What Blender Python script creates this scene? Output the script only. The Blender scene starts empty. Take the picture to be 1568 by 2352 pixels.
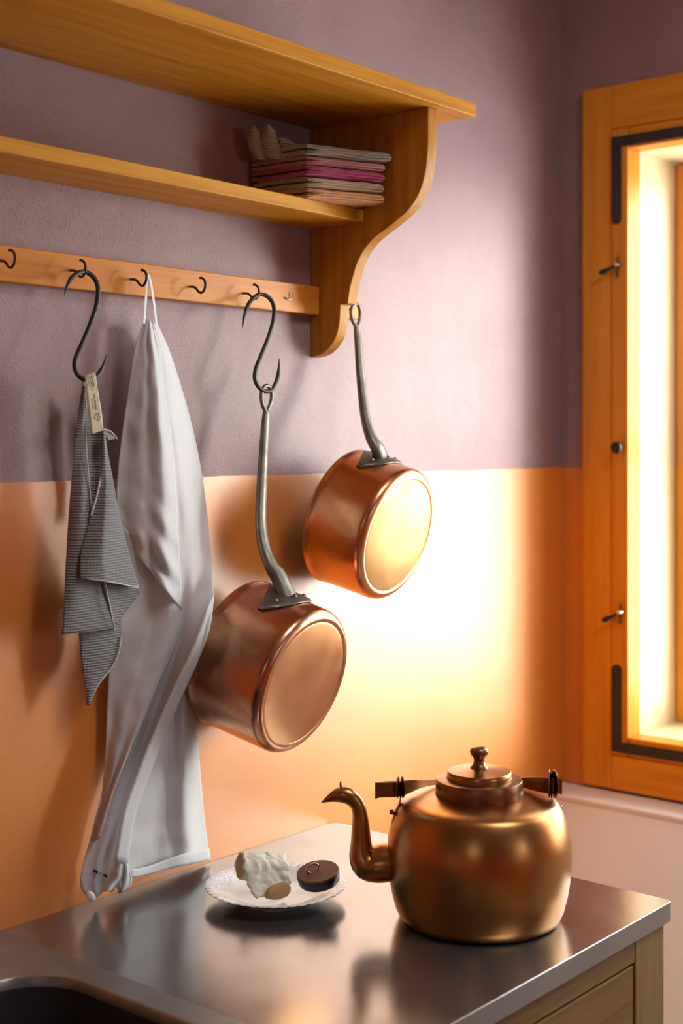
import bpy, bmesh, math, random
from mathutils import Vector, Matrix, Euler, noise
random.seed(7)
scene = bpy.context.scene
COL = scene.collection

# ---------------------------------------------------------------- camera
FPX, CX, HY = 3150.0, 784.0, 1015.0          # focal length, axis and horizon in pixels of the 1568x2352 frame
ANG = math.radians(40.0)                     # the hook wall runs 40 degrees off the optical axis
CAM = Vector((0.0, -1.429, 1.51))
cd = bpy.data.cameras.new('camera'); cam = bpy.data.objects.new('camera', cd); COL.objects.link(cam)
cam.location = CAM
cam.rotation_euler = (math.radians(90), 0, math.radians(-50))
cd.sensor_fit = 'VERTICAL'; cd.sensor_height = 36.0; cd.sensor_width = 24.0
cd.lens = FPX / 2352 * 36.0
cd.shift_y = (HY - 1176.0) / 2352.0
cd.clip_start = 0.02
cd.dof.use_dof = True; cd.dof.focus_distance = 1.88; cd.dof.aperture_fstop = 3.6
scene.camera = cam

# ---------------------------------------------------------------- sky, window light, exposure
world = bpy.data.worlds.new('overcast_sky'); scene.world = world; world.use_nodes = True
bg = world.node_tree.nodes['Background']
bg.inputs['Color'].default_value = (0.95, 0.97, 1.0, 1); bg.inputs['Strength'].default_value = 5.6
def portal(name, loc, rot, sx, sy):
    l = bpy.data.lights.new(name, 'AREA'); l.shape = 'RECTANGLE'; l.size = sx; l.size_y = sy
    l.cycles.is_portal = True
    o = bpy.data.objects.new(name, l); o.location = loc; o.rotation_euler = rot; COL.objects.link(o)
portal('window_portal', (2.63, -0.78, 1.51), (0, math.radians(90), 0), 1.16, 1.26)
portal('added_fill_portal', (1.35, -3.33, 1.6), (math.radians(90), 0, 0), 0.26, 0.46)  # for the fill window added behind the camera
portal('added_roof_portal', (1.42, -1.45, 2.80), (0, 0, 0), 0.62, 0.90)  # for the roof opening added as top light
portal('small_window_portal', (-2.03, -2.3, 1.97), (0, math.radians(-90), 0), 0.46, 0.30)
sun_d = bpy.data.lights.new('low_winter_sun', 'SUN'); sun_d.energy = 2.6; sun_d.angle = math.radians(22); sun_d.color = (1.0, 0.93, 0.85)
sun = bpy.data.objects.new('low_winter_sun', sun_d); COL.objects.link(sun); sun.location = (4.5, -2.2, 1.9)
sun.rotation_euler = Vector((-0.88, 1.0, -0.20)).to_track_quat('-Z', 'Y').to_euler()
vs = scene.view_settings
vs.view_transform = 'Standard'; vs.look = 'None'; vs.exposure = 0.86; vs.gamma = 1.0
vs.use_curve_mapping = False
scene.cycles.use_denoising = True
scene.cycles.max_bounces = 6; scene.cycles.diffuse_bounces = 4; scene.cycles.glossy_bounces = 3
scene.cycles.use_adaptive_sampling = True; scene.cycles.adaptive_threshold = 0.06
scene.cycles.transparent_max_bounces = 12
scene.cycles.sample_clamp_indirect = 6.0
scene.cycles.caustics_reflective = False; scene.cycles.caustics_refractive = False

# ---------------------------------------------------------------- geometry of the place
SA, CA = math.sin(ANG), math.cos(ANG)
DV = Vector((CA, SA, 0)); RV = Vector((SA, -CA, 0)); UP = Vector((0, 0, 1))
def ray(u, v): return DV + RV * ((u - CX) / FPX) + UP * ((HY - v) / FPX)
def PY(u, v, y): r = ray(u, v); return CAM + r * ((y - CAM.y) / r.y)      # point standing y in front of the hook wall
def PX(u, v, x): r = ray(u, v); return CAM + r * ((x - CAM.x) / r.x)
def PZ(u, v, z): r = ray(u, v); return CAM + r * ((z - CAM.z) / r.z)
def PT(u, v, t): return CAM + ray(u, v) * t
WALL_X = 2.387; LEDGE_X = 2.29; LEDGE_Z = 0.832; COUNTER = 0.90; DADO_Z = 1.459

# ---------------------------------------------------------------- object helpers
def props(o, label=None, cat=None, group=None, kind=None):
    if label: o['label'] = label
    if cat: o['category'] = cat
    if group: o['group'] = group
    if kind: o['kind'] = kind
    return o
def empty(name, loc, label=None, cat=None, group=None, kind=None):
    o = bpy.data.objects.new(name, None); o.location = loc; o.empty_display_size = 0.02
    COL.objects.link(o)
    return props(o, label, cat, group, kind)
def world_loc(o):
    l = Vector(o.location)
    if o.parent: l = l + world_loc(o.parent)
    return l
def mesh(name, verts, faces, mat, parent=None, smooth=False, uvs=None, base=True):
    """one mesh object, given in world coordinates; its origin goes to the base of the shape"""
    vs_ = [Vector(v) for v in verts]
    lo = Vector((min(v.x for v in vs_), min(v.y for v in vs_), min(v.z for v in vs_)))
    hi = Vector((max(v.x for v in vs_), max(v.y for v in vs_), max(v.z for v in vs_)))
    org = Vector(((lo.x + hi.x) / 2, (lo.y + hi.y) / 2, lo.z))
    me = bpy.data.meshes.new(name)
    me.from_pydata([tuple(v - org) for v in vs_], [], faces); me.update()
    if uvs:
        ul = me.uv_layers.new(name='UVMap')
        for p in me.polygons:
            for li, vi in zip(p.loop_indices, p.vertices): ul.data[li].uv = uvs[vi]
    o = bpy.data.objects.new(name, me); COL.objects.link(o)
    if mat: me.materials.append(mat)
    if smooth:
        for p in me.polygons: p.use_smooth = True
    if parent: o.parent = parent; o.location = org - world_loc(parent)
    else: o.location = org
    return o
def fix_normals(o):
    bm = bmesh.new(); bm.from_mesh(o.data); bmesh.ops.recalc_face_normals(bm, faces=bm.faces); bm.to_mesh(o.data); bm.free()
    return o
def bevel(o, w=0.002, seg=2, ang=35):
    m = o.modifiers.new('bevel', 'BEVEL'); m.width = w; m.segments = seg; m.limit_method = 'ANGLE'; m.angle_limit = math.radians(ang)
    return o
def auto_smooth(o, ang=40):
    for p in o.data.polygons: p.use_smooth = True
    o.data.set_sharp_from_angle(angle=math.radians(ang)); return o
def box_vf(lo, hi, off=0):
    x0, y0, z0 = lo; x1, y1, z1 = hi
    v = [(x0,y0,z0),(x1,y0,z0),(x1,y1,z0),(x0,y1,z0),(x0,y0,z1),(x1,y0,z1),(x1,y1,z1),(x0,y1,z1)]
    f = [(0,3,2,1),(4,5,6,7),(0,1,5,4),(1,2,6,5),(2,3,7,6),(3,0,4,7)]
    return v, [tuple(i + off for i in q) for q in f]
def box(name, lo, hi, mat, parent=None, bev=0.0):
    v, f = box_vf(lo, hi); o = mesh(name, v, f, mat, parent)
    if bev: bevel(o, bev)
    return o
def boxes(name, lst, mat, parent=None):
    V, F = [], []
    for lo, hi in lst:
        v, f = box_vf(lo, hi, len(V)); V += v; F += f
    return mesh(name, V, F, mat, parent)
def cr(pts, n):
    """Catmull-Rom through tuples, n samples"""
    P = [Vector(p) for p in pts]; m = len(P) - 1; out = []
    for i in range(n):
        t = i / (n - 1) * m; k = min(int(t), m - 1); f = t - k
        p1, p2 = P[k], P[k + 1]
        p0 = P[k - 1] if k > 0 else p1 * 2 - p2
        p3 = P[k + 2] if k + 2 <= m else p2 * 2 - p1
        out.append(0.5 * ((2 * p1) + (p2 - p0) * f + (2 * p0 - 5 * p1 + 4 * p2 - p3) * f * f + (3 * p1 - p0 - 3 * p2 + p3) * f ** 3))
    return out
def tube_vf(path, radii, seg=12, closed=False, off=0, flat=1.0, flat_dir=None, cap=True):
    """sweep a round (or flattened) section along a path"""
    P = [Vector(p) for p in path]; n = len(P)
    R = radii if isinstance(radii, (list, tuple)) else [radii] * n
    V, F = [], []
    T = []
    for i in range(n):
        if closed: t = P[(i + 1) % n] - P[i - 1]
        else: t = P[min(i + 1, n - 1)] - P[max(i - 1, 0)]
        T.append(t.normalized())
    nrm = None
    for i in range(n):
        t = T[i]
        if flat_dir is not None: b = Vector(flat_dir) - t * t.dot(Vector(flat_dir)); nrm = b.normalized()
        elif nrm is None:
            a = Vector((0, 0, 1)) if abs(t.z) < 0.8 else Vector((1, 0, 0))
            nrm = (a - t * a.dot(t)).normalized()
        else: nrm = (nrm - t * nrm.dot(t)).normalized()
        bn = t.cross(nrm)
        for j in range(seg):
            a = 2 * math.pi * j / seg
            V.append(P[i] + nrm * (math.cos(a) * R[i] * flat) + bn * (math.sin(a) * R[i]))
    m = n if closed else n - 1
    for i in range(m):
        for j in range(seg):
            a = i * seg + j; b = i * seg + (j + 1) % seg
            c = ((i + 1) % n) * seg + (j + 1) % seg; d = ((i + 1) % n) * seg + j
            F.append((a + off, b + off, c + off, d + off))
    if not closed and cap:
        F.append(tuple(off + j for j in reversed(range(seg)))); F.append(tuple(off + (n - 1) * seg + j for j in range(seg)))
    return V, F
def tube(name, path, radii, mat, parent=None, **k):
    v, f = tube_vf(path, radii, **k); return auto_smooth(fix_normals(mesh(name, v, f, mat, parent)), 50)
def frame_matrix(origin, zaxis, xhint):
    z = Vector(zaxis).normalized(); x = Vector(xhint); x = (x - z * x.dot(z)).normalized(); y = z.cross(x)
    return Matrix(((x.x, y.x, z.x, origin[0]), (x.y, y.y, z.y, origin[1]), (x.z, y.z, z.z, origin[2]), (0, 0, 0, 1)))
def lathe_vf(profile, M, seg=48, off=0, rfun=None):
    V, F = [], []; idx = []
    for (r, z) in profile:
        if r < 1e-6:
            idx.append([len(V)] * seg); V.append(M @ Vector((0, 0, z)))
        else:
            row = []
            for j in range(seg):
                a = 2 * math.pi * j / seg; rr = r * (rfun(a, r, z) if rfun else 1)
                row.append(len(V)); V.append(M @ Vector((rr * math.cos(a), rr * math.sin(a), z)))
            idx.append(row)
    for i in range(len(profile) - 1):
        for j in range(seg):
            q = [idx[i][j], idx[i][(j + 1) % seg], idx[i + 1][(j + 1) % seg], idx[i + 1][j]]
            q2 = []
            for k in q:
                if k not in q2: q2.append(k)
            if len(q2) > 2: F.append(tuple(k + off for k in q2))
    return V, F
def lathe(name, profile, M, mat, parent=None, seg=48, ang=35, rfun=None):
    v, f = lathe_vf(profile, M, seg, 0, rfun); return auto_smooth(fix_normals(mesh(name, v, f, mat, parent)), ang)
def prism(name, outline, axis, a0, a1, mat, parent=None, bev=0.0):
    """extrude a 2-D outline; axis 'x': outline is (y, z), 'y': (x, z), 'z': (x, y)"""
    mk = {'x': lambda p, a: (a, p[0], p[1]), 'y': lambda p, a: (p[0], a, p[1]), 'z': lambda p, a: (p[0], p[1], a)}[axis]
    n = len(outline); V = [mk(p, a0) for p in outline] + [mk(p, a1) for p in outline]
    F = [tuple(range(n)), tuple(range(2 * n - 1, n - 1, -1))] + [(i, (i + 1) % n, n + (i + 1) % n, n + i) for i in range(n)]
    o = fix_normals(mesh(name, V, F, mat, parent))
    if bev: bevel(o, bev)
    return o

# ---------------------------------------------------------------- materials
def mat_new(name):
    m = bpy.data.materials.new(name); m.use_nodes = True; nt = m.node_tree
    return m, nt, nt.nodes['Principled BSDF'], nt.nodes['Material Output']
def N(nt, kind, **inp):
    n = nt.nodes.new(kind)
    for k, v in inp.items():
        if k in n.inputs: n.inputs[k].default_value = v
        else: setattr(n, k, v)
    return n
def ramp(nt, fac, stops):
    r = nt.nodes.new('ShaderNodeValToRGB'); e = r.color_ramp.elements
    while len(e) < len(stops): e.new(0.5)
    for i, (p, c) in enumerate(stops): e[i].position = p; e[i].color = (*c, 1) if len(c) == 3 else c
    nt.links.new(fac, r.inputs['Fac']); return r.outputs['Color']
def coords(nt, scale=(1, 1, 1), out='Object', rot=(0, 0, 0)):
    tc = nt.nodes.new('ShaderNodeTexCoord'); mp = nt.nodes.new('ShaderNodeMapping')
    mp.inputs['Scale'].default_value = scale; mp.inputs['Rotation'].default_value = rot
    nt.links.new(tc.outputs[out], mp.inputs['Vector']); return mp.outputs['Vector']
def noise_tex(nt, vec, scale, detail=4, rough=0.55, dist=0.0):
    n = nt.nodes.new('ShaderNodeTexNoise'); n.inputs['Scale'].default_value = scale; n.inputs['Detail'].default_value = detail
    n.inputs['Roughness'].default_value = rough; n.inputs['Distortion'].default_value = dist
    nt.links.new(vec, n.inputs['Vector']); return n.outputs['Fac']
def bump(nt, h, b, strength=0.3, dist=0.002):
    n = nt.nodes.new('ShaderNodeBump'); n.inputs['Strength'].default_value = strength; n.inputs['Distance'].default_value = dist
    nt.links.new(h, n.inputs['Height']); nt.links.new(n.outputs['Normal'], b.inputs['Normal']); return n
def plaster(name, c0, c1, c2, rough, spec=0.5, bs=0.25, fine=260, coat=0.0, coat_rough=0.4, coarse=3.0):
    m, nt, b, out = mat_new(name); v = coords(nt)
    big = noise_tex(nt, v, coarse, 5, 0.6)
    nt.links.new(ramp(nt, big, [(0.3, c0), (0.5, c1), (0.72, c2)]), b.inputs['Base Color'])
    b.inputs['Roughness'].default_value = rough; b.inputs['Specular IOR Level'].default_value = spec
    b.inputs['Coat Weight'].default_value = coat; b.inputs['Coat IOR'].default_value = 2.0; b.inputs['Coat Roughness'].default_value = coat_rough
    f = noise_tex(nt, v, fine, 3, 0.7); f2 = noise_tex(nt, v, 28, 4, 0.6)
    mx = nt.nodes.new('ShaderNodeMath'); mx.operation = 'MULTIPLY_ADD'; mx.inputs[1].default_value = 1.6
    nt.links.new(f2, mx.inputs[0]); nt.links.new(f, mx.inputs[2])
    bump(nt, mx.outputs[0], b, bs, 0.002)
    return m
def wood(name, dark, mid, light, axis='x', rough=0.42, scale=1.0, knots=True):
    m, nt, b, out = mat_new(name)
    s = {'x': (1.2, 22, 22), 'y': (22, 1.2, 22), 'z': (22, 22, 1.2)}[axis]
    v = coords(nt, tuple(q * scale for q in s)); g = noise_tex(nt, v, 2.2, 6, 0.62, 0.5)
    s2 = {'x': (4, 120, 120), 'y': (120, 4, 120), 'z': (120, 120, 4)}[axis]
    v2 = coords(nt, s2); g2 = noise_tex(nt, v2, 2.0, 3, 0.6)
    mx = nt.nodes.new('ShaderNodeMath'); mx.operation = 'MULTIPLY_ADD'; mx.inputs[1].default_value = 0.35
    nt.links.new(g2, mx.inputs[0]); nt.links.new(g, mx.inputs[2])
    col = ramp(nt, mx.outputs[0], [(0.42, dark), (0.62, mid), (0.85, light)])
    if knots:
        k = coords(nt, {'x': (2.2, 9, 9), 'y': (9, 2.2, 9), 'z': (9, 9, 2.2)}[axis])
        vo = nt.nodes.new('ShaderNodeTexVoronoi'); vo.inputs['Scale'].default_value = 0.9; nt.links.new(k, vo.inputs['Vector'])
        kr = ramp(nt, vo.outputs['Distance'], [(0.05, (0.35, 0.25, 0.18)), (0.13, (1, 1, 1))])
        mm = nt.nodes.new('ShaderNodeMix'); mm.data_type = 'RGBA'; mm.blend_type = 'MULTIPLY'; mm.inputs['Factor'].default_value = 1.0
        nt.links.new(col, mm.inputs[6]); nt.links.new(kr, mm.inputs[7]); col = mm.outputs[2]
    nt.links.new(col, b.inputs['Base Color'])
    b.inputs['Roughness'].default_value = rough; b.inputs['Specular IOR Level'].default_value = 0.28
    bump(nt, mx.outputs[0], b, 0.12, 0.001)
    return m
def metal(name, c0, c1, rough0, rough1, sc=9, metallic=1.0, bs=0.04, fine=60, rot=(0, 0, 0), stretch=(1, 1, 1)):
    m, nt, b, out = mat_new(name); v = coords(nt, stretch, 'Object', rot)
    n = noise_tex(nt, v, sc, 2, 0.5)
    nt.links.new(ramp(nt, n, [(0.15, c0), (0.85, c1)]), b.inputs['Base Color'])
    n2 = noise_tex(nt, v, sc * 1.7, 2, 0.5)
    mr = N(nt, 'ShaderNodeMapRange'); mr.inputs['From Min'].default_value = 0.1; mr.inputs['From Max'].default_value = 0.9; mr.interpolation_type = 'SMOOTHSTEP'
    mr.inputs['To Min'].default_value = rough0; mr.inputs['To Max'].default_value = rough1
    nt.links.new(n2, mr.inputs['Value']); nt.links.new(mr.outputs[0], b.inputs['Roughness'])
    b.inputs['Metallic'].default_value = metallic
    if bs: bump(nt, noise_tex(nt, v, fine, 3, 0.6), b, bs, 0.002)
    return m
def plain(name, c, rough=0.5, metallic=0.0, bs=0.0, fine=200, spec=0.5):
    m, nt, b, out = mat_new(name); v = coords(nt)
    n = noise_tex(nt, v, 14, 4); d = tuple(q * 0.88 for q in c); e = tuple(min(1, q * 1.08) for q in c)
    nt.links.new(ramp(nt, n, [(0.35, d), (0.65, e)]), b.inputs['Base Color'])
    b.inputs['Roughness'].default_value = rough; b.inputs['Metallic'].default_value = metallic; b.inputs['Specular IOR Level'].default_value = spec
    if bs: bump(nt, noise_tex(nt, v, fine, 3), b, bs, 0.001)
    return m
def fabric(name, c, uscale, knit=False, trans=0.25, bs=0.5, var=0.08, sheen=0.2):
    """cloth; UV is laid out in metres"""
    m, nt, b, out = mat_new(name); L = nt.links
    uv = coords(nt, (1, 1, 1), 'UV')
    if knit:
        w1 = N(nt, 'ShaderNodeTexWave', wave_type='BANDS', bands_direction='Y'); w1.inputs['Scale'].default_value = uscale; w1.inputs['Distortion'].default_value = 0.6; w1.inputs['Detail Scale'].default_value = 2
        w2 = N(nt, 'ShaderNodeTexWave', wave_type='BANDS', bands_direction='X'); w2.inputs['Scale'].default_value = uscale * 1.0; w2.inputs['Distortion'].default_value = 1.2
        L.new(uv, w1.inputs['Vector']); L.new(uv, w2.inputs['Vector'])
        mu = nt.nodes.new('ShaderNodeMath'); mu.operation = 'MULTIPLY_ADD'; mu.inputs[1].default_value = 0.25
        L.new(w2.outputs['Fac'], mu.inputs[0]); L.new(w1.outputs['Fac'], mu.inputs[2]); h = mu.outputs[0]
        colfac = h; stops = [(0.1, tuple(q * 0.72 for q in c)), (1.0, c)]
    else:
        n1 = noise_tex(nt, coords(nt, (uscale, uscale * 0.12, 1), 'UV'), 3, 3); n2 = noise_tex(nt, coords(nt, (uscale * 0.12, uscale, 1), 'UV'), 3, 3)
        mu = nt.nodes.new('ShaderNodeMath'); mu.operation = 'ADD'; L.new(n1, mu.inputs[0]); L.new(n2, mu.inputs[1]); h = mu.outputs[0]
        big = noise_tex(nt, uv, 9, 3); colfac = big; stops = [(0.3, tuple(q * (1 - var) for q in c)), (0.7, c)]
    col = ramp(nt, colfac, stops)
    L.new(col, b.inputs['Base Color']); b.inputs['Roughness'].default_value = 0.85; b.inputs['Specular IOR Level'].default_value = 0.2
    b.inputs['Sheen Weight'].default_value = sheen
    bn = bump(nt, h, b, bs, 0.0015)
    if trans:
        tr = nt.nodes.new('ShaderNodeBsdfTranslucent'); L.new(col, tr.inputs['Color']); L.new(bn.outputs['Normal'], tr.inputs['Normal'])
        ms = nt.nodes.new('ShaderNodeMixShader'); ms.inputs['Fac'].default_value = trans
        L.new(b.outputs[0], ms.inputs[1]); L.new(tr.outputs[0], ms.inputs[2]); L.new(ms.outputs[0], out.inputs['Surface'])
    return m
M = {}
M['purple'] = plaster('mauve_plaster', (0.325, 0.20, 0.21), (0.37, 0.235, 0.252), (0.41, 0.27, 0.298), 0.62, 0.35, 0.9, 300, coat=0.2, coat_rough=0.5)
M['orange'] = plaster('orange_plaster', (0.74, 0.215, 0.014), (0.82, 0.26, 0.020), (0.87, 0.30, 0.030), 0.6, 0.4, 0.16, 200, coat=0.95, coat_rough=0.39, coarse=2.2)
M['cream'] = plaster('cream_plaster', (0.79, 0.79, 0.80), (0.82, 0.82, 0.83), (0.85, 0.85, 0.86), 0.7, 0.4, 0.12, 120)
M['white'] = plaster('ceiling_plaster', (0.46, 0.34, 0.22), (0.5, 0.38, 0.25), (0.54, 0.42, 0.28), 0.8, 0.3, 0.1, 120)
M['shelf'] = wood('amber_pine', (0.36, 0.135, 0.008), (0.55, 0.22, 0.012), (0.66, 0.31, 0.028), 'x', 0.5)
M['shelf_z'] = wood('amber_pine_upright', (0.32, 0.115, 0.010), (0.46, 0.18, 0.014), (0.56, 0.26, 0.03), 'z', 0.45)
M['rail'] = wood('pine_rail', (0.46, 0.14, 0.014), (0.60, 0.20, 0.022), (0.68, 0.27, 0.040), 'x', 0.42)
M['frame_z'] = wood('window_pine_upright', (0.62, 0.205, 0.012), (0.75, 0.28, 0.018), (0.83, 0.34, 0.03), 'z', 0.42, knots=False)
M['frame_y'] = wood('window_pine_cross', (0.62, 0.205, 0.012), (0.75, 0.28, 0.018), (0.83, 0.34, 0.03), 'y', 0.42, knots=False)
M['jamb'] = wood('pale_pine', (0.78, 0.62, 0.36), (0.84, 0.70, 0.44), (0.88, 0.76, 0.5), 'z', 0.5)
M['cab_x'] = wood('cabinet_oak', (0.13, 0.07, 0.024), (0.19, 0.105, 0.036), (0.25, 0.14, 0.05), 'x', 0.5, knots=False)
M['cab_z'] = wood('cabinet_oak_upright', (0.16, 0.10, 0.04), (0.22, 0.14, 0.055), (0.28, 0.18, 0.075), 'z', 0.5, knots=False)
M['floor'] = wood('floor_boards', (0.42, 0.30, 0.18), (0.52, 0.39, 0.25), (0.6, 0.47, 0.32), 'x', 0.5)
M['iron'] = metal('black_iron', (0.020, 0.016, 0.013), (0.042, 0.033, 0.027), 0.35, 0.55, 60, 0.25, 0.3, 260)
M['plate_iron'] = metal('painted_iron', (0.03, 0.025, 0.024), (0.055, 0.045, 0.042), 0.5, 0.7, 30, 0.2, 0.1, 200)
M['castiron'] = metal('tinned_iron', (0.13, 0.115, 0.095), (0.27, 0.245, 0.21), 0.38, 0.55, 40, 0.9, 0.25, 180)
M['copper_new'] = metal('bright_copper', (0.64, 0.28, 0.13), (0.74, 0.36, 0.19), 0.24, 0.34, 8, 1.0, 0.0, 220)
M['copper_old'] = metal('hammered_copper', (0.46, 0.22, 0.12), (0.68, 0.36, 0.22), 0.18, 0.34, 13, 1.0, 0.14, 60)
M['base_new'] = metal('brushed_copper_base', (0.52, 0.30, 0.115), (0.64, 0.40, 0.18), 0.36, 0.52, 18, 1.0, 0.03, 160)
M['base_old'] = metal('worn_copper_base', (0.46, 0.235, 0.105), (0.72, 0.40, 0.20), 0.26, 0.38, 15, 1.0, 0.03, 160)
M['tin'] = metal('tin_lining', (0.4, 0.38, 0.35), (0.5, 0.48, 0.45), 0.4, 0.5, 20)
M['bronze'] = metal('tarnished_kettle_copper', (0.38, 0.175, 0.058), (0.52, 0.265, 0.09), 0.26, 0.36, 14, 1.0, 0.0, 26)
M['bronze_dark'] = metal('dark_kettle_copper', (0.20, 0.095, 0.045), (0.34, 0.175, 0.085), 0.28, 0.45, 40, 1.0, 0.1, 120)
M['counter'] = metal('dark_steel_worktop', (0.27, 0.26, 0.26), (0.38, 0.365, 0.36), 0.14, 0.26, 6, 0.85, 0.03, 70)
M['sink'] = metal('dull_steel_sink', (0.24, 0.23, 0.23), (0.32, 0.31, 0.305), 0.32, 0.45, 14, 0.7, 0.06, 120)
M['basin'] = metal('sink_basin', (0.035, 0.034, 0.036), (0.055, 0.053, 0.056), 0.4, 0.5, 14, 0.3, 0.06, 120)
M['linen'] = fabric('white_linen', (0.93, 0.93, 0.96), 700, False, 0.34, 0.3, 0.06)
M['grey_knit'] = fabric('grey_knit', (0.36, 0.36, 0.365), 90, True, 0.14, 1.0)
M['lit_edging'] = plain('window_lit_edging', (0.62, 0.61, 0.58), 0.9)  # paler than the knit: window light on the edges, put into the colour
M['tape'] = fabric('cotton_tape', (0.74, 0.62, 0.44), 900, False, 0.2, 0.25)
M['ink'] = plain('brown_ink', (0.06, 0.045, 0.03), 0.8)
M['kn_grey'] = fabric('oat_knit', (0.54, 0.50, 0.42), 80, True, 0.0, 0.9)
M['kn_rose'] = fabric('rose_knit', (0.68, 0.32, 0.31), 80, True, 0.0, 0.9)
M['kn_mag'] = fabric('magenta_knit', (0.58, 0.10, 0.22), 80, True, 0.0, 0.9)
M['kn_beige'] = fabric('beige_knit', (0.62, 0.45, 0.30), 80, True, 0.0, 0.9)
M['kn_orange'] = fabric('apricot_knit', (0.86, 0.44, 0.20), 80, True, 0.0, 0.9)
M['felt'] = plain('cream_felt', (0.80, 0.74, 0.62), 0.95, 0, 0.9, 160, 0.1)
M['felt_in'] = plain('tan_felt', (0.52, 0.34, 0.16), 0.95, 0, 0.9, 260, 0.1)
M['stopper'] = plain('brown_stopper', (0.14, 0.062, 0.045), 0.45, 0, 0.15, 200)
M['rubber'] = plain('black_rubber', (0.02, 0.022, 0.022), 0.35)
M['steel'] = metal('bright_steel', (0.55, 0.54, 0.52), (0.68, 0.67, 0.65), 0.2, 0.3, 30)
M['gap'] = plain('dark_joint', (0.03, 0.018, 0.01), 0.9)
def glass_mat():
    m, nt, b, out = mat_new('window_glass'); nt.nodes.remove(b)
    tr = nt.nodes.new('ShaderNodeBsdfTransparent'); tr.inputs['Color'].default_value = (0.97, 0.985, 0.975, 1)
    gl = nt.nodes.new('ShaderNodeBsdfGlossy'); gl.inputs['Roughness'].default_value = 0.02
    lw = nt.nodes.new('ShaderNodeLayerWeight'); lw.inputs['Blend'].default_value = 0.5
    pw = nt.nodes.new('ShaderNodeMath'); pw.operation = 'POWER'; pw.inputs[1].default_value = 5.0; nt.links.new(lw.outputs['Facing'], pw.inputs[0])
    fr = nt.nodes.new('ShaderNodeMath'); fr.operation = 'MULTIPLY_ADD'; fr.inputs[1].default_value = 0.9; fr.inputs[2].default_value = 0.04; nt.links.new(pw.outputs[0], fr.inputs[0])
    mx = nt.nodes.new('ShaderNodeMixShader'); nt.links.new(fr.outputs[0], mx.inputs[0]); nt.links.new(tr.outputs[0], mx.inputs[1]); nt.links.new(gl.outputs[0], mx.inputs[2])
    nt.links.new(mx.outputs[0], out.inputs['Surface']); return m
M['glass'] = glass_mat()
def porcelain():
    m, nt, b, out = mat_new('blue_and_white_porcelain'); L = nt.links
    v = coords(nt); sx = nt.nodes.new('ShaderNodeSeparateXYZ'); L.new(v, sx.inputs[0])
    ln = nt.nodes.new('ShaderNodeVectorMath'); ln.operation = 'LENGTH'
    cmb = nt.nodes.new('ShaderNodeCombineXYZ'); L.new(sx.outputs[0], cmb.inputs[0]); L.new(sx.outputs[1], cmb.inputs[1]); L.new(cmb.outputs[0], ln.inputs[0])
    mask = ramp(nt, ln.outputs['Value'], [(0.0635, (0, 0, 0)), (0.068, (1, 1, 1)), ])
    wn = noise_tex(nt, v, 70, 3, 0.5, 1.5)
    lines = ramp(nt, wn, [(0.455, (0, 0, 0)), (0.485, (1, 1, 1)), (0.50, (1, 1, 1)), (0.53, (0, 0, 0))])
    ring = ramp(nt, ln.outputs['Value'], [(0.0705, (0, 0, 0)), (0.0715, (1, 1, 1)), (0.0725, (1, 1, 1)), (0.0735, (0, 0, 0))])
    m1 = nt.nodes.new('ShaderNodeMix'); m1.data_type = 'RGBA'; m1.blend_type = 'MULTIPLY'; m1.inputs['Factor'].default_value = 1; L.new(mask, m1.inputs[6]); L.new(lines, m1.inputs[7])
    m2 = nt.nodes.new('ShaderNodeMix'); m2.data_type = 'RGBA'; m2.blend_type = 'ADD'; m2.inputs['Factor'].default_value = 0.6; L.new(m1.outputs[2], m2.inputs[6]); L.new(ring, m2.inputs[7])
    c = nt.nodes.new('ShaderNodeMix'); c.data_type = 'RGBA'; L.new(m2.outputs[2], c.inputs[0])
    c.inputs[6].default_value = (0.84, 0.85, 0.88, 1); c.inputs[7].default_value = (0.36, 0.43, 0.74, 1)
    L.new(c.outputs[2], b.inputs['Base Color']); b.inputs['Roughness'].default_value = 0.12
    return m
M['porcelain'] = porcelain()

# ================================================================ THE ROOM
X0, X1, Y0, Y1, ZC = -2.0, 2.62, -3.3, 0.0, 2.72
def struct(o): o['kind'] = 'structure'; return o
struct(box('floor', (X0 - .2, Y0 - .3, -0.1), (X1 + .02, 0.2, 0.0), M['floor']))
kx0, kx1, ky0, ky1 = 1.11, 1.73, -1.90, -1.00            # unseen roof opening, added for light from above
struct(boxes('ceiling', [((X0 - .2, Y0 - .3, ZC), (kx0, 0.2, ZC + 0.1)), ((kx1, Y0 - .3, ZC), (X1 + .02, 0.2, ZC + 0.1)),
                         ((kx0, Y0 - .3, ZC), (kx1, ky0, ZC + 0.1)), ((kx0, ky1, ZC), (kx1, 0.2, ZC + 0.1))], M['white']))
w4 = struct(empty('added_roof_window', ((kx0 + kx1) / 2, (ky0 + ky1) / 2, ZC)))
for a, b in ((kx0, kx0 + .03), (kx1 - .03, kx1)): box('frame_stile', (a, ky0, ZC + .02), (b, ky1, ZC + .07), M['frame_y'], w4)
for a, b in ((ky0, ky0 + .03), (ky1 - .03, ky1)): box('frame_rail', (kx0 + .03, a, ZC + .021), (kx1 - .03, b, ZC + .069), M['frame_y'], w4)
wb = struct(box('wall_back', (X0 - .2, 0.0, 0.0), (X1 + .02, 0.2, ZC), M['purple']))
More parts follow.
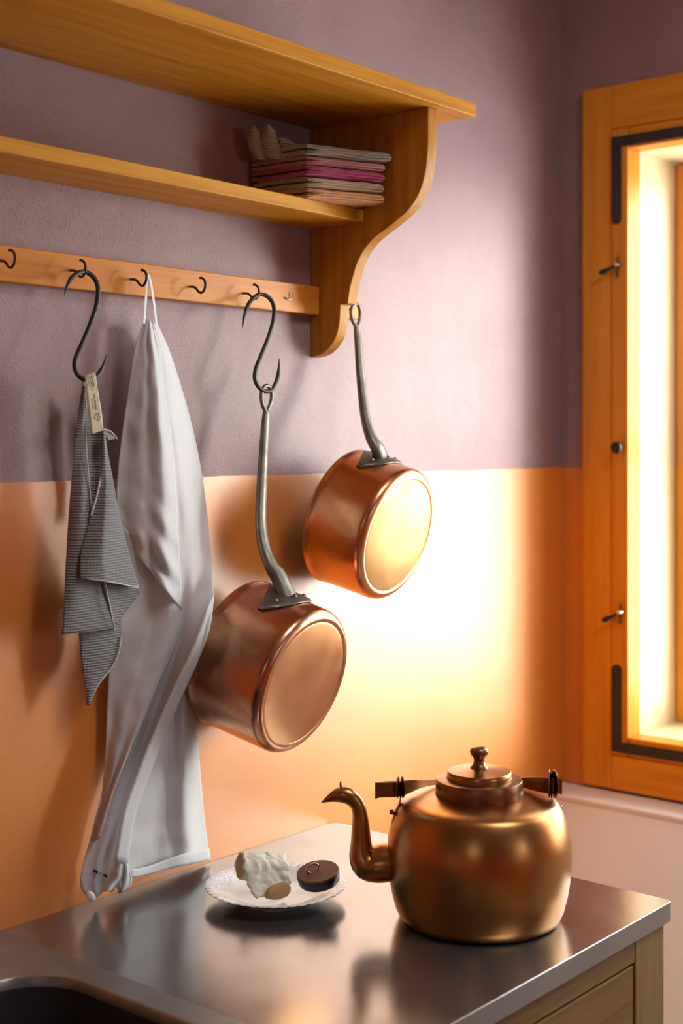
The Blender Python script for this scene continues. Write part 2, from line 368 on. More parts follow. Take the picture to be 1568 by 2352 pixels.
# the orange lower coat is a thin layer with an uneven trowelled upper edge
def dado(name, p0, p1, zlo, zhi, nrm, mat, parent, th=0.0022):
    p0 = Vector(p0); p1 = Vector(p1); n = 160; V = []; F = []
    for i in range(n + 1):
        f = i / n; p = p0.lerp(p1, f)
        z = zhi + 0.0012 * noise.noise(Vector((f * 37, 1.3, 0))) + 0.0008 * noise.noise(Vector((f * 160, 7.7, 0)))
        for q, zz in ((p, zlo), (p + nrm * th, zlo), (p + nrm * th, z), (p, z)): V.append((q.x, q.y, zz))
    for i in range(n):
        a = i * 4; b = a + 4
        for k in range(4): F.append((a + k, a + (k + 1) % 4, b + (k + 1) % 4, b + k))
    F.append((0, 1, 2, 3)); F.append((n * 4 + 3, n * 4 + 2, n * 4 + 1, n * 4))
    return fix_normals(mesh(name, V, F, mat, parent))
dado('lower_plaster', (X0, 0, 0), (WALL_X, 0, 0), 0.0, DADO_Z, Vector((0, -1, 0)), M['orange'], wb)
WY0, WY1, WZ0, WZ1 = -1.4750, -0.085, 0.862, 2.178          # opening in the window wall
wr = struct(boxes('wall_right', [((WALL_X, WY1, 0), (X1, 0, ZC)), ((WALL_X, Y0, 0), (X1, WY0, ZC)),
                                 ((WALL_X, WY0, 0), (X1, WY1, WZ0)), ((WALL_X, WY0, WZ1), (X1, WY1, ZC))], M['purple']))
dado('lower_plaster', (WALL_X, -0.0022, 0), (WALL_X, WY1, 0), LEDGE_Z, DADO_Z, Vector((-1, 0, 0)), M['orange'], wr)
dado('lower_plaster', (WALL_X, WY0, 0), (WALL_X, Y0, 0), LEDGE_Z, DADO_Z, Vector((-1, 0, 0)), M['orange'], wr)
bevel(box('window_ledge', (LEDGE_X, Y0, 0), (WALL_X - 0.0005, -0.0023, LEDGE_Z), M['cream'], wr), 0.006, 3)
prism('light_catching_slope', [(LEDGE_X - .0005, 0.0), (1.88, 0.0), (1.88, 0.28), (LEDGE_X - .0005, 0.822)], 'y', -2.0, -0.0024, M['cream'], wr, 0.004)   # wall under the sill, its slope invented to catch more light
ly0, ly1, lz0, lz1 = -2.48, -2.12, 1.71, 2.23
wl = struct(boxes('wall_left', [((X0 - .2, Y0 - .3, 0), (X0, ly0, ZC)), ((X0 - .2, ly1, 0), (X0, 0, ZC)), ((X0 - .2, ly0, 0), (X0, ly1, lz0)), ((X0 - .2, ly0, lz1), (X0, ly1, ZC))], M['purple']))
w3 = struct(empty('window_3', (X0 - .1, (ly0 + ly1) / 2, lz0)))
for a, b in ((ly0, ly0 + .03), ((ly0 + ly1) / 2 - .012, (ly0 + ly1) / 2 + .012), (ly1 - .03, ly1)): box('frame_stile', (X0 - .15, a, lz0), (X0 - .10, b, lz1), M['frame_z'], w3)
for a, b in ((lz0, lz0 + .03), (lz1 - .03, lz1)): box('frame_rail', (X0 - .149, ly0 + .03, a), (X0 - .101, ly1 - .03, b), M['frame_y'], w3)
dado('lower_plaster', (X0, Y0, 0), (X0, 0, 0), 0.0, DADO_Z, Vector((1, 0, 0)), M['orange'], wl)
# the wall behind the camera gets an unseen window, added for fill light
fx0, fx1, fz0, fz1 = 1.16, 1.54, 1.32, 1.88
wf = struct(boxes('wall_front', [((X0, Y0 - .2, 0), (fx0, Y0, ZC)), ((fx1, Y0 - .2, 0), (X1, Y0, ZC)),
                            ((fx0, Y0 - .2, 0), (fx1, Y0, fz0)), ((fx0, Y0 - .2, fz1), (fx1, Y0, ZC))], M['purple']))
dado('lower_plaster', (X0, Y0, 0), (LEDGE_X, Y0, 0), 0.0, 1.12, Vector((0, 1, 0)), M['orange'], wf)
w2 = struct(empty('added_fill_window', ((fx0 + fx1) / 2, Y0 - 0.1, fz0)))
for lo, hi in (((fx0, fz0), (fx0 + .06, fz1)), ((fx1 - .06, fz0), (fx1, fz1)), ((1.34, fz0), (1.36, fz1))):
    box('frame_stile', (lo[0], Y0 - .16, lo[1]), (hi[0], Y0 - .10, hi[1]), M['frame_z'], w2)
for z in (fz0, fz1 - .06): box('frame_rail', (fx0 + .06, Y0 - .155, z), (fx1 - .06, Y0 - .105, z + .06), M['frame_y'], w2)

# ---------------------------------------------------------------- window beside the hook wall
w1 = struct(empty('window_1', (WALL_X, (WY0 + WY1) / 2, WZ0)))
CXF = WALL_X - 0.018                                     # face of the casing
cy0, cy1, cz0, cz1 = -1.5020, -0.058, 0.838, 2.20         # casing outside
sy0, sy1, sz0, sz1 = -1.4370, -0.123, 0.905, 2.115        # casing inside = sash outside
gy0, gy1, gz0, gz1 = -1.4000, -0.160, 0.944, 2.073        # sash inside (light)
for a, b in ((cy0, sy0), (sy1, cy1)): bevel(box('casing_stile', (CXF, a, cz0), (WALL_X + 0.05, b, cz1), M['frame_z'], w1), 0.003)
for a, b in ((cz0, sz0), (sz1, cz1)): bevel(box('casing_rail', (CXF - .0008, sy0, a), (WALL_X + 0.05, sy1, b), M['frame_y'], w1), 0.003)
SXF = CXF - 0.003
for a, b in ((sy0, gy0), (gy1, sy1)): bevel(box('sash_stile', (SXF, a + .001, sz0 + .001), (WALL_X + 0.03, b - .001, sz1 - .001), M['frame_z'], w1), 0.004, 3)
for a, b in ((sz0, gz0), (gz1, sz1)): bevel(box('sash_rail', (SXF + .0005, gy0, a + .001), (WALL_X + 0.03, gy1, b - .001), M['frame_y'], w1), 0.004, 3)
box('pane', (WALL_X + .008, gy0 - .004, gz0 - .004), (WALL_X + .011, gy1 + .004, gz1 + .004), M['glass'], w1)
# box lining out to the outer sash
OX = 2.565
for a, b in ((gy0 - .02, gy0 - .002), (gy1 + .002, gy1 + .02)): box('jamb_board', (WALL_X + .03, a, gz0 - .02), (2.60, b, gz1 + .02), M['jamb'], w1)
for a, b in ((gz0 - .02, gz0 - .002), (gz1 + .002, gz1 + .02)): box('head_board', (WALL_X + .031, gy0 - .001, a), (2.60, gy1 + .001, b), M['jamb'], w1)
oy0, oy1 = gy0, gy1
for a, b in ((oy0, oy0 + .05), (oy1 - .05, oy1)): bevel(box('outer_stile', (OX, a, gz0), (OX + .04, b, gz1), M['frame_z'], w1), 0.004)
for a, b in ((gz0, gz0 + .05), (1.49, 1.52), (gz1 - .05, gz1)): bevel(box('outer_rail', (OX + .002, oy0 + .05, a), (OX + .038, oy1 - .05, b), M['frame_y'], w1), 0.004)
box('outer_pane', (OX + .018, oy0 + .045, gz0 + .045), (OX + .021, oy1 - .045, gz1 - .045), M['glass'], w1)
# L-shaped iron corner plates on the sash, rounded ends
def corner_plate(y, z, dy, dz):
    w = 0.0195; n = 8; ly, lz = 0.24, 0.168
    pts = [(0, 0), (ly - w / 2, 0)]
    pts += [(ly - w / 2 + math.sin(a) * w / 2, w / 2 - math.cos(a) * w / 2) for a in [math.pi * k / n for k in range(1, n)]]
    pts += [(ly - w / 2, w), (w, w), (w, lz - w / 2)]
    pts += [(w / 2 + math.cos(a) * w / 2, lz - w / 2 + math.sin(a) * w / 2) for a in [math.pi * k / n for k in range(1, n)]]
    pts += [(0, lz - w / 2)]
    o = prism('corner_plate', [(y + dy * p[0], z + dz * p[1]) for p in pts], 'x', SXF - 0.003, SXF + 0.0005, M['plate_iron'], w1)
    for (a, b) in ((w / 2, w / 2), (w / 2, lz - .03), (ly - .03, w / 2)):
        lathe('screw', [(0, .0016), (.003, .0012), (.0038, 0)], frame_matrix((SXF - .003, y + dy * a, z + dz * b), (-1, 0, 0), (0, 0, 1)), M['plate_iron'], o, 12)
corner_plate(-0.1265, 2.098, -1, -1); corner_plate(-0.1265, 0.913, -1, 1)
corner_plate(-1.4335, 2.098, 1, -1); corner_plate(-1.4335, 0.913, 1, 1)
for (pu, pv) in ((1418, 608), (1424, 1406)):
    c = PX(pu, pv, SXF - .004)
    piv = lathe('latch_pivot', [(0, .012), (.004, .011), (.0045, .004), (.006, 0)], frame_matrix((SXF, c.y, c.z), (-1, 0, 0), (0, 0, 1)), M['steel'], w1, 14)
    e = PX(pu - 42, pv + 20, SXF - .016)
    tube('latch_arm', cr([(SXF - .008, c.y, c.z), ((SXF * 2 - .022) / 2, (c.y * .5 + e.y * .5), c.z * .45 + e.z * .55), tuple(e)], 10), [.0022, .0022, .0024, .0028, .0032, .0042, .0052, .0056, .0052, .003], M['iron'], piv, seg=10)
    tube('latch_pin', [(SXF - .004, c.y, c.z + .017), (SXF - .004, c.y, c.z), (SXF - .004, c.y + .001, c.z - .018), (SXF - .004, c.y + .001, c.z - .022)], [.0013, .0015, .0015, .003], M['iron'], piv, seg=8)
c = PX(1422, 1028, SXF)
lathe('sash_knob', [(0, .020), (.006, .0195), (.0105, .016), (.0115, .012), (.009, .007), (.005, .005), (.005, 0)], frame_matrix((SXF, c.y, c.z), (-1, 0, 0), (0, 0, 1)), M['iron'], w1, 20)

# ================================================================ WALL SHELF WITH HOOK RAIL
BX = 1.626; BT = 0.022
shelf = empty('wall_shelf', (1.05, -0.12, 1.644), 'amber pine wall shelf with scrolled bracket, two boards and a hook rail', 'shelf')
bevel(box('top_board', (0.40, -0.248, 2.003), (1.726, -0.0002, 2.024), M['shelf'], shelf), 0.0015)
bevel(box('lower_board', (0.47, -0.110, 1.845), (BX - .0005, -0.0002, 1.864), M['shelf'], shelf), 0.0015)
rail = box('hook_rail', (0.40, -0.0185, 1.709), (1.726, -0.0002, 1.7535), M['rail'], shelf, 0.0015)
out_px = [(983, 249), (983, 300), (982, 340), (979, 375), (974, 405), (965, 435), (951, 463), (932, 487), (908, 508), (882, 528), (858, 547), (840, 567), (826, 590), (815, 617), (807, 645), (801, 672), (798, 697),
          (781, 699), (780, 728), (777, 752), (771, 773), (762, 790), (750, 804), (735, 815), (716, 820)]
outl = [(PX(u, v, BX).y, PX(u, v, BX).z) for u, v in out_px]
sm = [tuple(p) for p in cr([(a, b, 0) for a, b in outl[:17]], 44)] + [tuple(p) for p in cr([(a, b, 0) for a, b in outl[17:]], 18)]
prof = [(-0.0004, 2.0028), (sm[0][0], 2.0028)] + [(p[0], min(p[1], 2.0025)) for p in sm[1:]] + [(-0.0004, sm[-1][1])]
# the bracket is notched where the rail runs through it
rl = [(-0.0004, 1.7085), (-0.0192, 1.7085), (-0.0192, 1.754), (-0.0004, 1.754)]
for bx in (BX, 0.45):
    prism('bracket', prof + rl, 'x', bx, bx + BT, M['shelf_z'], shelf, 0.0012)
def rail_hook(u, v, far=0.0):
    """wire cup hook: shank out of the rail, a dip, a rise and a curl back"""
    p = PY(u, v, -0.0185 - 0.026)
    y0 = -0.018; x, z = p.x, p.z
    pts = [(x, y0 + .006, z + .003), (x, y0 - .008, z + .002), (x, y0 - .014, z - .001), (x, y0 - .019, z - .006), (x, y0 - .025, z - .0075), (x, y0 - .0305, z - .003), (x, y0 - .032, z + .004), (x, y0 - .030, z + .010), (x, y0 - .0245, z + .0135), (x, y0 - .021, z + .0135)]
    tube('hook', cr(pts, 30), 0.0017, M['iron'], rail, seg=8)
    return Vector((x, y0 - .025, z - .0075))
H1 = rail_hook(28, 600); H2 = rail_hook(190, 622); H3 = rail_hook(330, 643); H4 = rail_hook(465, 660); H5 = rail_hook(588, 675); H7 = rail_hook(803, 700)
c = PY(668, 684, -0.02)
tube('hook', cr([(c.x - .014, -.017, c.z + .001), (c.x - .012, -.021, c.z - .0015), (c.x, -.022, c.z - .002), (c.x + .001, -.022, c.z + .009)], 14), 0.0009, M['steel'], rail, seg=6)

# ---------------------------------------------------------------- S hooks
def s_hook(name, px, label, yy):
    pts = [PY(u, v, y) for (u, v), y in zip(px, yy)]
    path = cr(pts, 64); n = len(path)
    base = min(path, key=lambda p: p.z)
    R = []
    for i in range(n):
        f = i / (n - 1); e = min(f, 1 - f)
        R.append(0.0031 * min(1.0, 0.12 + e * 9))
    v, f = tube_vf(path, R, 12)
    o = auto_smooth(fix_normals(mesh(name, v, f, M['iron'])), 60)
    return props(o, label, 'hook', 'forged S hooks')
s_hook('s_hook', [(147, 678), (156, 653), (172, 631), (194, 624), (214, 636), (225, 660), (222, 700), (206, 748), (188, 790), (174, 822), (172, 846), (184, 866), (205, 873), (224, 862), (236, 842), (246, 813)],
       'forged black S hook holding the label tape of the grey knitted cloth', [-.062, -.060, -.055, -.0465, -.050, -.054, -.056, -.056, -.056, -.056, -.057, -.058, -.058, -.056, -.054, -.052])
s_hook('s_hook', [(557, 752), (562, 722), (573, 695), (593, 677), (614, 681), (628, 702), (628, 733), (616, 775), (600, 815), (586, 852), (587, 878), (603, 897), (623, 896), (636, 872), (640, 848), (641, 823)],
       'forged black S hook holding the iron handle of the hammered copper saucepan', [-.062, -.060, -.055, -.0465, -.050, -.054, -.056, -.056, -.056, -.056, -.057, -.058, -.058, -.056, -.054, -.052])

# ================================================================ COPPER SAUCEPANS
def saucepan(name, label, bc, axis, R, Rr, h, mats, hpath, hrad, eye, plate_z, body_seg=72):
    a = Vector(axis).normalized(); up = (UP - a * a.dot(UP)).normalized()
    O = bc - a * h                                        # centre of the mouth
    Mx = frame_matrix(O, a, up)
    t = 0.0022
    root = empty(name, bc - up * R, label, 'saucepan')
    prof = [(Rr - t, 0.0), (Rr, 0.0), (Rr + .0015, .001), (Rr + .0015, .004), (Rr, .006)]
    for k in range(1, 8): f = k / 8; prof.append((Rr + (R - Rr) * f, .006 + (h - .024) * f))
    rb = 0.013
    for k in range(0, 8):
        an = math.pi / 2 * k / 7; prof.append((R - rb + rb * math.cos(an), h - rb + rb * math.sin(an)))
    prof.append((R - rb - .003, h - .0012))
    lathe('body', prof, Mx, mats[0], root, body_seg, 60)
    lathe('base', [(R - rb - .003, h - .0014), (R - rb - .006, h - .0006), (0.03, h - .0002), (0, h)], Mx, mats[1], root, body_seg, 60)
    lathe('lining', [(Rr - t, 0.0), (R - t, h - .02), (R - .016, h - .004), (0, h - .0035)], Mx, M['tin'], root, body_seg, 60)
    # riveted crescent of the handle
    A = 0.54; nz, nt = 10, 28; V = []; F = []
    def rad(z): return Rr + (R - Rr) * max(0, min(1, z / h))
    for side in (0.0004, 0.0046):
        for i in range(nt + 1):
            th = -A + 2 * A * i / nt; q = abs(th) / A
            hi = plate_z + .026 * (1 - q ** 2.4) + .003; lo = plate_z - .028 * (1 - q) ** 1.25 - .004
            hi += 0.006 * math.cos(q * math.pi) * 0
            for j in range(nz + 1):
                z = lo + (hi - lo) * j / nz; ed = min(j, nz - j, i, nt - i)
                rr = rad(z) + (side if side < .001 else side * (0.55 if ed == 0 else (0.9 if ed == 1 else 1.0)))
                V.append(Mx @ Vector((rr * math.cos(th), rr * math.sin(th), z)))
    st = (nt + 1) * (nz + 1)
    for i in range(nt):
        for j in range(nz):
            p = i * (nz + 1) + j; q = [p, p + 1, p + nz + 2, p + nz + 1]
            F.append(tuple(q)); F.append(tuple(k + st for k in reversed(q)))
    rim = [i * (nz + 1) for i in range(nt + 1)] + [nt * (nz + 1) + j for j in range(1, nz + 1)] + [i * (nz + 1) + nz for i in range(nt - 1, -1, -1)] + [j for j in range(nz - 1, 0, -1)]
    for k in range(len(rim)): F.append((rim[k], rim[k - 1], rim[k - 1] + st, rim[k] + st))
    pl = auto_smooth(fix_normals(mesh('handle_plate', V, F, M['castiron'], root)), 50)
    for th in (-0.31, 0.0, 0.31):
        zz = plate_z + (.007 if th else .014); rr = rad(zz) + .0042
        o = Mx @ Vector((rr * math.cos(th), rr * math.sin(th), zz)); d = (Mx.to_3x3() @ Vector((math.cos(th), math.sin(th), 0)))
        lathe('rivet', [(0, .0034), (.0022, .003), (.0036, .0012), (.0038, -.001)], frame_matrix(o, d, a), M['castiron'], pl, 12, 60)
    # forged handle with an eye at its end
    root_pt = Mx @ Vector((rad(plate_z) - .002, 0, plate_z + .002))
    path = cr([tuple(root_pt)] + [tuple(PY(*p)) for p in hpath], 48)
    rs = [q.x for q in cr([(r, 0, 0) for r in hrad], 48)]
    hv, hf = tube_vf(path, rs, 14, flat=0.72, flat_dir=(0.25, -1, 0))
    ring = [PY(*p) for p in eye]
    loop = cr([tuple(p) for p in ring] + [tuple(ring[0])], 33)[:-1]
    ev, ef = tube_vf(loop, [.0030] * len(loop), 10, closed=True, off=len(hv))
    auto_smooth(fix_normals(mesh('handle', hv + ev, hf + ef, M['castiron'], root)), 60)
    return root
AX = (0.105, -0.955, -0.262)
pB = PY(917, 1231, -0.152)
saucepan('saucepan', 'bright copper saucepan hanging on the rail end beside the shelf bracket', pB, AX, 0.1045, 0.1065, 0.105, (M['copper_new'], M['base_new']),
         [(868, 1033, -.128), (852, 1005, -.118), (840, 965, -.102), (833, 910, -.084), (827, 850, -.070), (823, 795, -.060), (820, 765, -.054), (819, 750, -.052)],
         [.0170, .0135, .0115, .0105, .0098, .0090, .0082, .0072, .0064],
         [(819, 752, -.052), (810, 738, -.050), (806, 720, -.048), (809, 704, -.047), (816, 698, -.046), (823, 702, -.047), (827, 718, -.048), (825, 738, -.050)], 0.040)
pA = PY(702, 1570, -0.163)
saucepan('saucepan', 'hammered worn copper saucepan hanging from an S hook beside the white linen towel', pA, AX, 0.1055, 0.1085, 0.122, (M['copper_old'], M['base_old']),
         [(640, 1325, -.120), (622, 1298, -.112), (606, 1255, -.098), (599, 1200, -.086), (601, 1120, -.074), (605, 1040, -.066), (609, 975, -.061), (611, 948, -.059)],
         [.0185, .0145, .0122, .0112, .0105, .0098, .0088, .0078, .0066],
         [(611, 948, -.059), (603, 930, -.058), (600, 910, -.057), (604, 892, -.056), (612, 886, -.0555), (620, 892, -.056), (624, 910, -.057), (620, 930, -.058)], 0.058)

# ================================================================ TOWELS
def sheet_vf(L, R, yf, nr, nc, off=0, warp=None):
    """cloth panel between two edge curves; yf gives its distance from the wall"""
    Ls = cr([(*p, 0) for p in L], nr); Rs = cr([(*p, 0) for p in R], nr); V, F, UV = [], [], []
    for i in range(nr):
        t = i / (nr - 1)
        for j in range(nc):
            s = j / (nc - 1); u = Ls[i].x + (Rs[i].x - Ls[i].x) * s; v = Ls[i].y + (Rs[i].y - Ls[i].y) * s
            if warp: u, v = warp(u, v, s, t)
            p = PY(u, v, yf(s, t, u, v)); V.append(p); UV.append((p.x + p.y * 0.6, p.z))
    for i in range(nr - 1):
        for j in range(nc - 1):
            a = off + i * nc + j; F.append((a, a + nc, a + nc + 1, a + 1))
    return V, F, UV
def cloth(name, sheets, mat, parent, thick=0.0012):
    V, F, UV = [], [], []
    for sh in sheets:
        v, f, uv = sheet_vf(*sh[:5], off=len(V), warp=sh[5] if len(sh) > 5 else None); V += v; F += f; UV += uv
    o = mesh(name, V, F, mat, parent, True, UV)
    m = o.modifiers.new('thickness', 'SOLIDIFY'); m.thickness = thick; m.offset = 0
    return o
nz3 = lambda a, b, c=0: noise.noise(Vector((a, b, c)))
sp = math.pi
towel = empty('linen_towel', tuple(PY(330, 2060, -.03)), 'long white linen towel hanging by its loop from the hook rail', 'towel')
def lerp3(s, pts):
    for (a, ya), (b, yb) in zip(pts, pts[1:]):
        if s <= b: f = (s - a) / (b - a); f = f * f * (3 - 2 * f); return ya + (yb - ya) * f
    return pts[-1][1]
S_back = ([(400, 1400), (370, 1500), (340, 1600), (320, 1700), (300, 1800), (285, 1900), (280, 1960), (284, 2015)],
          [(434, 1450), (440, 1560), (447, 1640), (455, 1720), (461, 1790), (467, 1860), (474, 1920), (481, 1974)],
          lambda s, t, u, v: lerp3(s, [(0, -.012), (.35, -.020), (.55, -.022), (.78, -.036), (1, -.010)]) - 0.004 * math.sin(s * 9 + t * 2) * t - .002 * nz3(s * 5, t * 9), 60, 40)
def midy(s, t, u, v):
    rb = math.exp(-((t - .50) / .10) ** 2)
    top = lerp3(s, [(0, -.025), (.30, -.058), (.55, -.054 - .012 * rb), (1, -.016 - .092 * rb)])
    low = lerp3(s, [(0, -.030), (.30, -.022), (.55, -.040), (.86, -.066 - .034 * rb), (1, -.062 - .046 * rb)])
    k = max(0, min(1, (t - .44) * 5)); e = min(1, .25 + t * 4)
    y = (top * (1 - k) + low * k)
    return -.03 + (y + .03) * e - 0.0025 * math.sin(s * 17 + t * 6) * min(1, t * 2) - .003 * nz3(s * 6, t * 14)
S_mid = ([(340, 736), (345, 790), (345, 860), (345, 950), (345, 1050), (345, 1150), (345, 1250), (345, 1340), (340, 1420), (325, 1500), (305, 1590), (280, 1680), (255, 1770), (225, 1860), (207, 1930), (190, 1985), (186, 2012), (183, 2034), (206, 2064)],
         [(360, 742), (382, 790), (404, 850), (428, 930), (449, 1015), (463, 1090), (474, 1170), (484, 1260), (490, 1350), (480, 1440), (452, 1520), (420, 1590), (385, 1672), (345, 1770), (310, 1868), (294, 1945), (289, 1985), (284, 2015), (256, 2046)],
         midy, 130, 44, lambda u, v, s, t: (u + 3.5 * nz3(s * 2.2, t * 22, 3) * max(0, min(1, (t - .8) * 8)), v + 5 * math.sin(s * 7) * max(0, (t - .93) * 12)))
S_low = ([(266, 1190), (266, 1290), (264, 1400), (256, 1490), (250, 1560), (246, 1640), (243, 1715), (237, 1795), (225, 1870), (208, 1940)],
         [(400, 1330), (414, 1385), (418, 1432), (405, 1480), (377, 1542), (350, 1602), (326, 1660), (296, 1730), (262, 1815), (228, 1925)],
         lambda s, t, u, v: lerp3(s, [(0, -.032), (.5, -.048), (.9, -.066), (1, -.063)]) + .014 * t - 0.0025 * math.sin(s * 8 + t * 7) - .002 * nz3(s * 4, t * 12, 5), 80, 36)
def s1y(s, t, u, v):
    e = min(1, .2 + t * 2.2)
    y = -.042 + (lerp3(s, [(0, -.034), (.45, -.056), (.78, -.074), (1, -.064)]) + .042) * e
    w = max(0, 1 - ((s - .75) / .35) ** 2) * max(0, min(1, (t - .60) * 5)) * max(0, min(1, (1.02 - t) * 8))
    return y - 0.0040 * math.sin((u * .8 - v * .62) / 8.0) * w - .0025 * nz3(s * 5, t * 10, 9)
S_top = ([(336, 734), (314, 782), (302, 850), (291, 925), (280, 1000), (271, 1080), (268, 1145), (273, 1200), (284, 1238)],
         [(346, 738), (361, 800), (375, 880), (387, 965), (398, 1060), (406, 1165), (411, 1265), (415, 1340), (417, 1400)], s1y, 90, 40)
cloth('linen', [S_back, S_mid, S_low, S_top], M['linen'], towel, 0.0014)
cloth('side_hem', [([(476, 1395), (458, 1450), (428, 1520), (394, 1592), (358, 1672), (318, 1770), (284, 1868), (264, 1980)],
                    [(491, 1360), (481, 1440), (453, 1520), (421, 1590), (386, 1672), (346, 1770), (311, 1868), (291, 1985)],
                    lambda s, t, u, v: -0.108 + .004 * s + .038 * max(0, min(1, (t - .18) * 2.2)), 50, 6)], M['linen'], towel, 0.0024)
cloth('bottom_hem', [([(296, 1998), (340, 1990), (400, 1968), (440, 1955), (478, 1948)], [(297, 2017), (340, 2008), (400, 1992), (440, 1984), (482, 1976)],
                      lambda s, t, u, v: -0.026 - 0.010 * math.sin(sp * t) - .004 * math.sin(t * 9 + 2), 24, 5)], M['linen'], towel, 0.003)
tube('corner_knot', cr([tuple(PY(203, 2046, -.062)), tuple(PY(206, 2054, -.064)), tuple(PY(211, 2063, -.064)), tuple(PY(214, 2068, -.062))], 10), [.001, .0025, .0038, .0045, .005, .0052, .005, .0042, .003, .001], M['linen'], towel, seg=10)
cloth('gathered_corner', [([(286, 1985), (278, 2010), (271, 2030), (274, 2052)], [(292, 1985), (300, 2010), (300, 2030), (284, 2046)],
                           lambda s, t, u, v: -0.054 - .012 * math.sin(sp * s) - .004 * math.sin(s * 14), 24, 16)], M['linen'], towel, 0.003)
# twisted hanging loop over the hook
lp = [(331, 744, -.046), (334, 700, -.046), (338, 660, -.044), (341, 641, -.044), (344, 640, -.043), (348, 660, -.045), (354, 700, -.047), (359, 744, -.046)]
path = cr([tuple(PY(*p)) for p in lp], 40)
v_, f_ = tube_vf(path, [.0048] * 40, 8, flat=0.22, flat_dir=(0.5, -0.8, 0.1))
auto_smooth(fix_normals(mesh('hanging_loop', v_, f_, M['linen'], towel)), 50)
def near_y(S, u, v):
    """distance from the wall of the cloth panel S where it shows at u, v"""
    V, F, UV = sheet_vf(*S[:5], warp=S[5] if len(S) > 5 else None); best = None
    for p in V:
        d = p - CAM; t = d.dot(DV); q = (CX + FPX * d.dot(RV) / t - u) ** 2 + (HY - FPX * d.z / t - v) ** 2
        if best is None or q < best[0]: best = (q, p.y)
    return best[1]
for k in range(12):
    f = k / 11; u = 212 + 28 * f; v = 1999 + 17 * f - 4 * f * f; w = 1.0 + (k % 3) * .4; yy = near_y(S_mid, u, v)
    a = PY(u - w * .6, v - 1.8 - k % 2, yy); b = PY(u + w * .6, v + 1.4, yy)
    lo = Vector((min(a.x, b.x), yy - .0045, min(a.z, b.z))); hi = Vector((max(a.x, b.x), yy, max(a.z, b.z)))
    box('printed_mark', lo, hi, M['ink'], towel)

knit = empty('knitted_cloth', tuple(PY(220, 1615, -.05)), 'grey knitted dishcloth hanging by a printed tape from an S hook', 'cloth')
G_left = ([(191, 885), (183, 940), (172, 1020), (164, 1110), (158, 1200), (152, 1300), (147, 1390), (142, 1457)],
          [(197, 890), (198, 940), (197, 1010), (203, 1090), (212, 1180), (226, 1260), (244, 1345), (263, 1445)],
          lambda s, t, u, v: -0.050 - 0.016 * math.sin(sp * (.15 + .7 * s)) * min(1, .4 + t) - .003 * math.sin(t * 9 + s * 4), 70, 24)
G_in = ([(192, 905), (194, 1000), (200, 1100), (206, 1190)], [(239, 985), (240, 1050), (236, 1120), (224, 1195)],
        lambda s, t, u, v: -0.022 - .010 * s - .012 * abs(s - .5), 30, 16)
G_front = ([(236, 989), (236, 1040), (232, 1090), (222, 1140), (209, 1184), (195, 1235), (184, 1283), (183, 1328)],
           [(237, 985), (246, 1040), (256, 1095), (266, 1150), (278, 1205), (290, 1255), (303, 1300), (318, 1350)],
           lambda s, t, u, v: -0.062 - 0.026 * math.sin(sp * (.12 + .42 * s)) * min(1, .3 + t) + .040 * max(0, s - .42) * min(1, .2 + t) - .0025 * math.sin(t * 8 + s * 5), 70, 30)
G_under = ([(232, 1330), (240, 1362), (252, 1400), (262, 1440)], [(319, 1346), (318, 1362), (300, 1388), (276, 1418)],
           lambda s, t, u, v: -0.060 + .008 * s, 20, 20)
G_tail = ([(180, 1420), (184, 1480), (190, 1540), (197, 1590), (201, 1618)], [(275, 1410), (278, 1470), (257, 1532), (226, 1572), (203, 1619)],
          lambda s, t, u, v: -0.044 - 0.012 * math.sin(sp * (.2 + .6 * s)) * (1 - .4 * t), 44, 24)
G_curl = ([(236, 990), (240, 1000), (248, 1012)], [(238, 986), (256, 994), (268, 1006)], lambda s, t, u, v: -0.058 + .010 * s, 14, 14)
cloth('knit', [G_left, G_in, G_front, G_under, G_tail, G_curl], M['grey_knit'], knit, 0.0028)
def lit_edging(pts, r=0.0013):  # edge cords, coloured pale to stand for window light catching them
    P = cr([tuple(PY(*p)) for p in pts], 60)
    R = [r * (1 + .25 * math.sin(k * 2.6)) for k in range(60)]
    tube('lit_edging', P, R, M['lit_edging'], knit, seg=6)
lit_edging([(196, 905, -.057), (198, 950, -.062), (197, 1010, -.064), (203, 1090, -.066), (211, 1172, -.066)], .0009)
lit_edging([(237, 988, -.066), (236, 1040, -.067), (232, 1090, -.069), (222, 1140, -.071), (209, 1184, -.073)])
lit_edging([(242, 1342, -.069), (251, 1385, -.069), (257, 1415, -.068), (263, 1446, -.067)], .0011)
lit_edging([(278, 1462, -.055), (272, 1500, -.055), (257, 1532, -.054), (226, 1572, -.052), (203, 1619, -.049)], .0012)
lit_edging([(318, 1350, -.067), (296, 1345, -.078), (250, 1336, -.089), (184, 1328, -.073)], .0009)
lit_edging([(238, 986, -.060), (252, 990, -.056), (262, 1000, -.052), (268, 1008, -.050)], .0011)
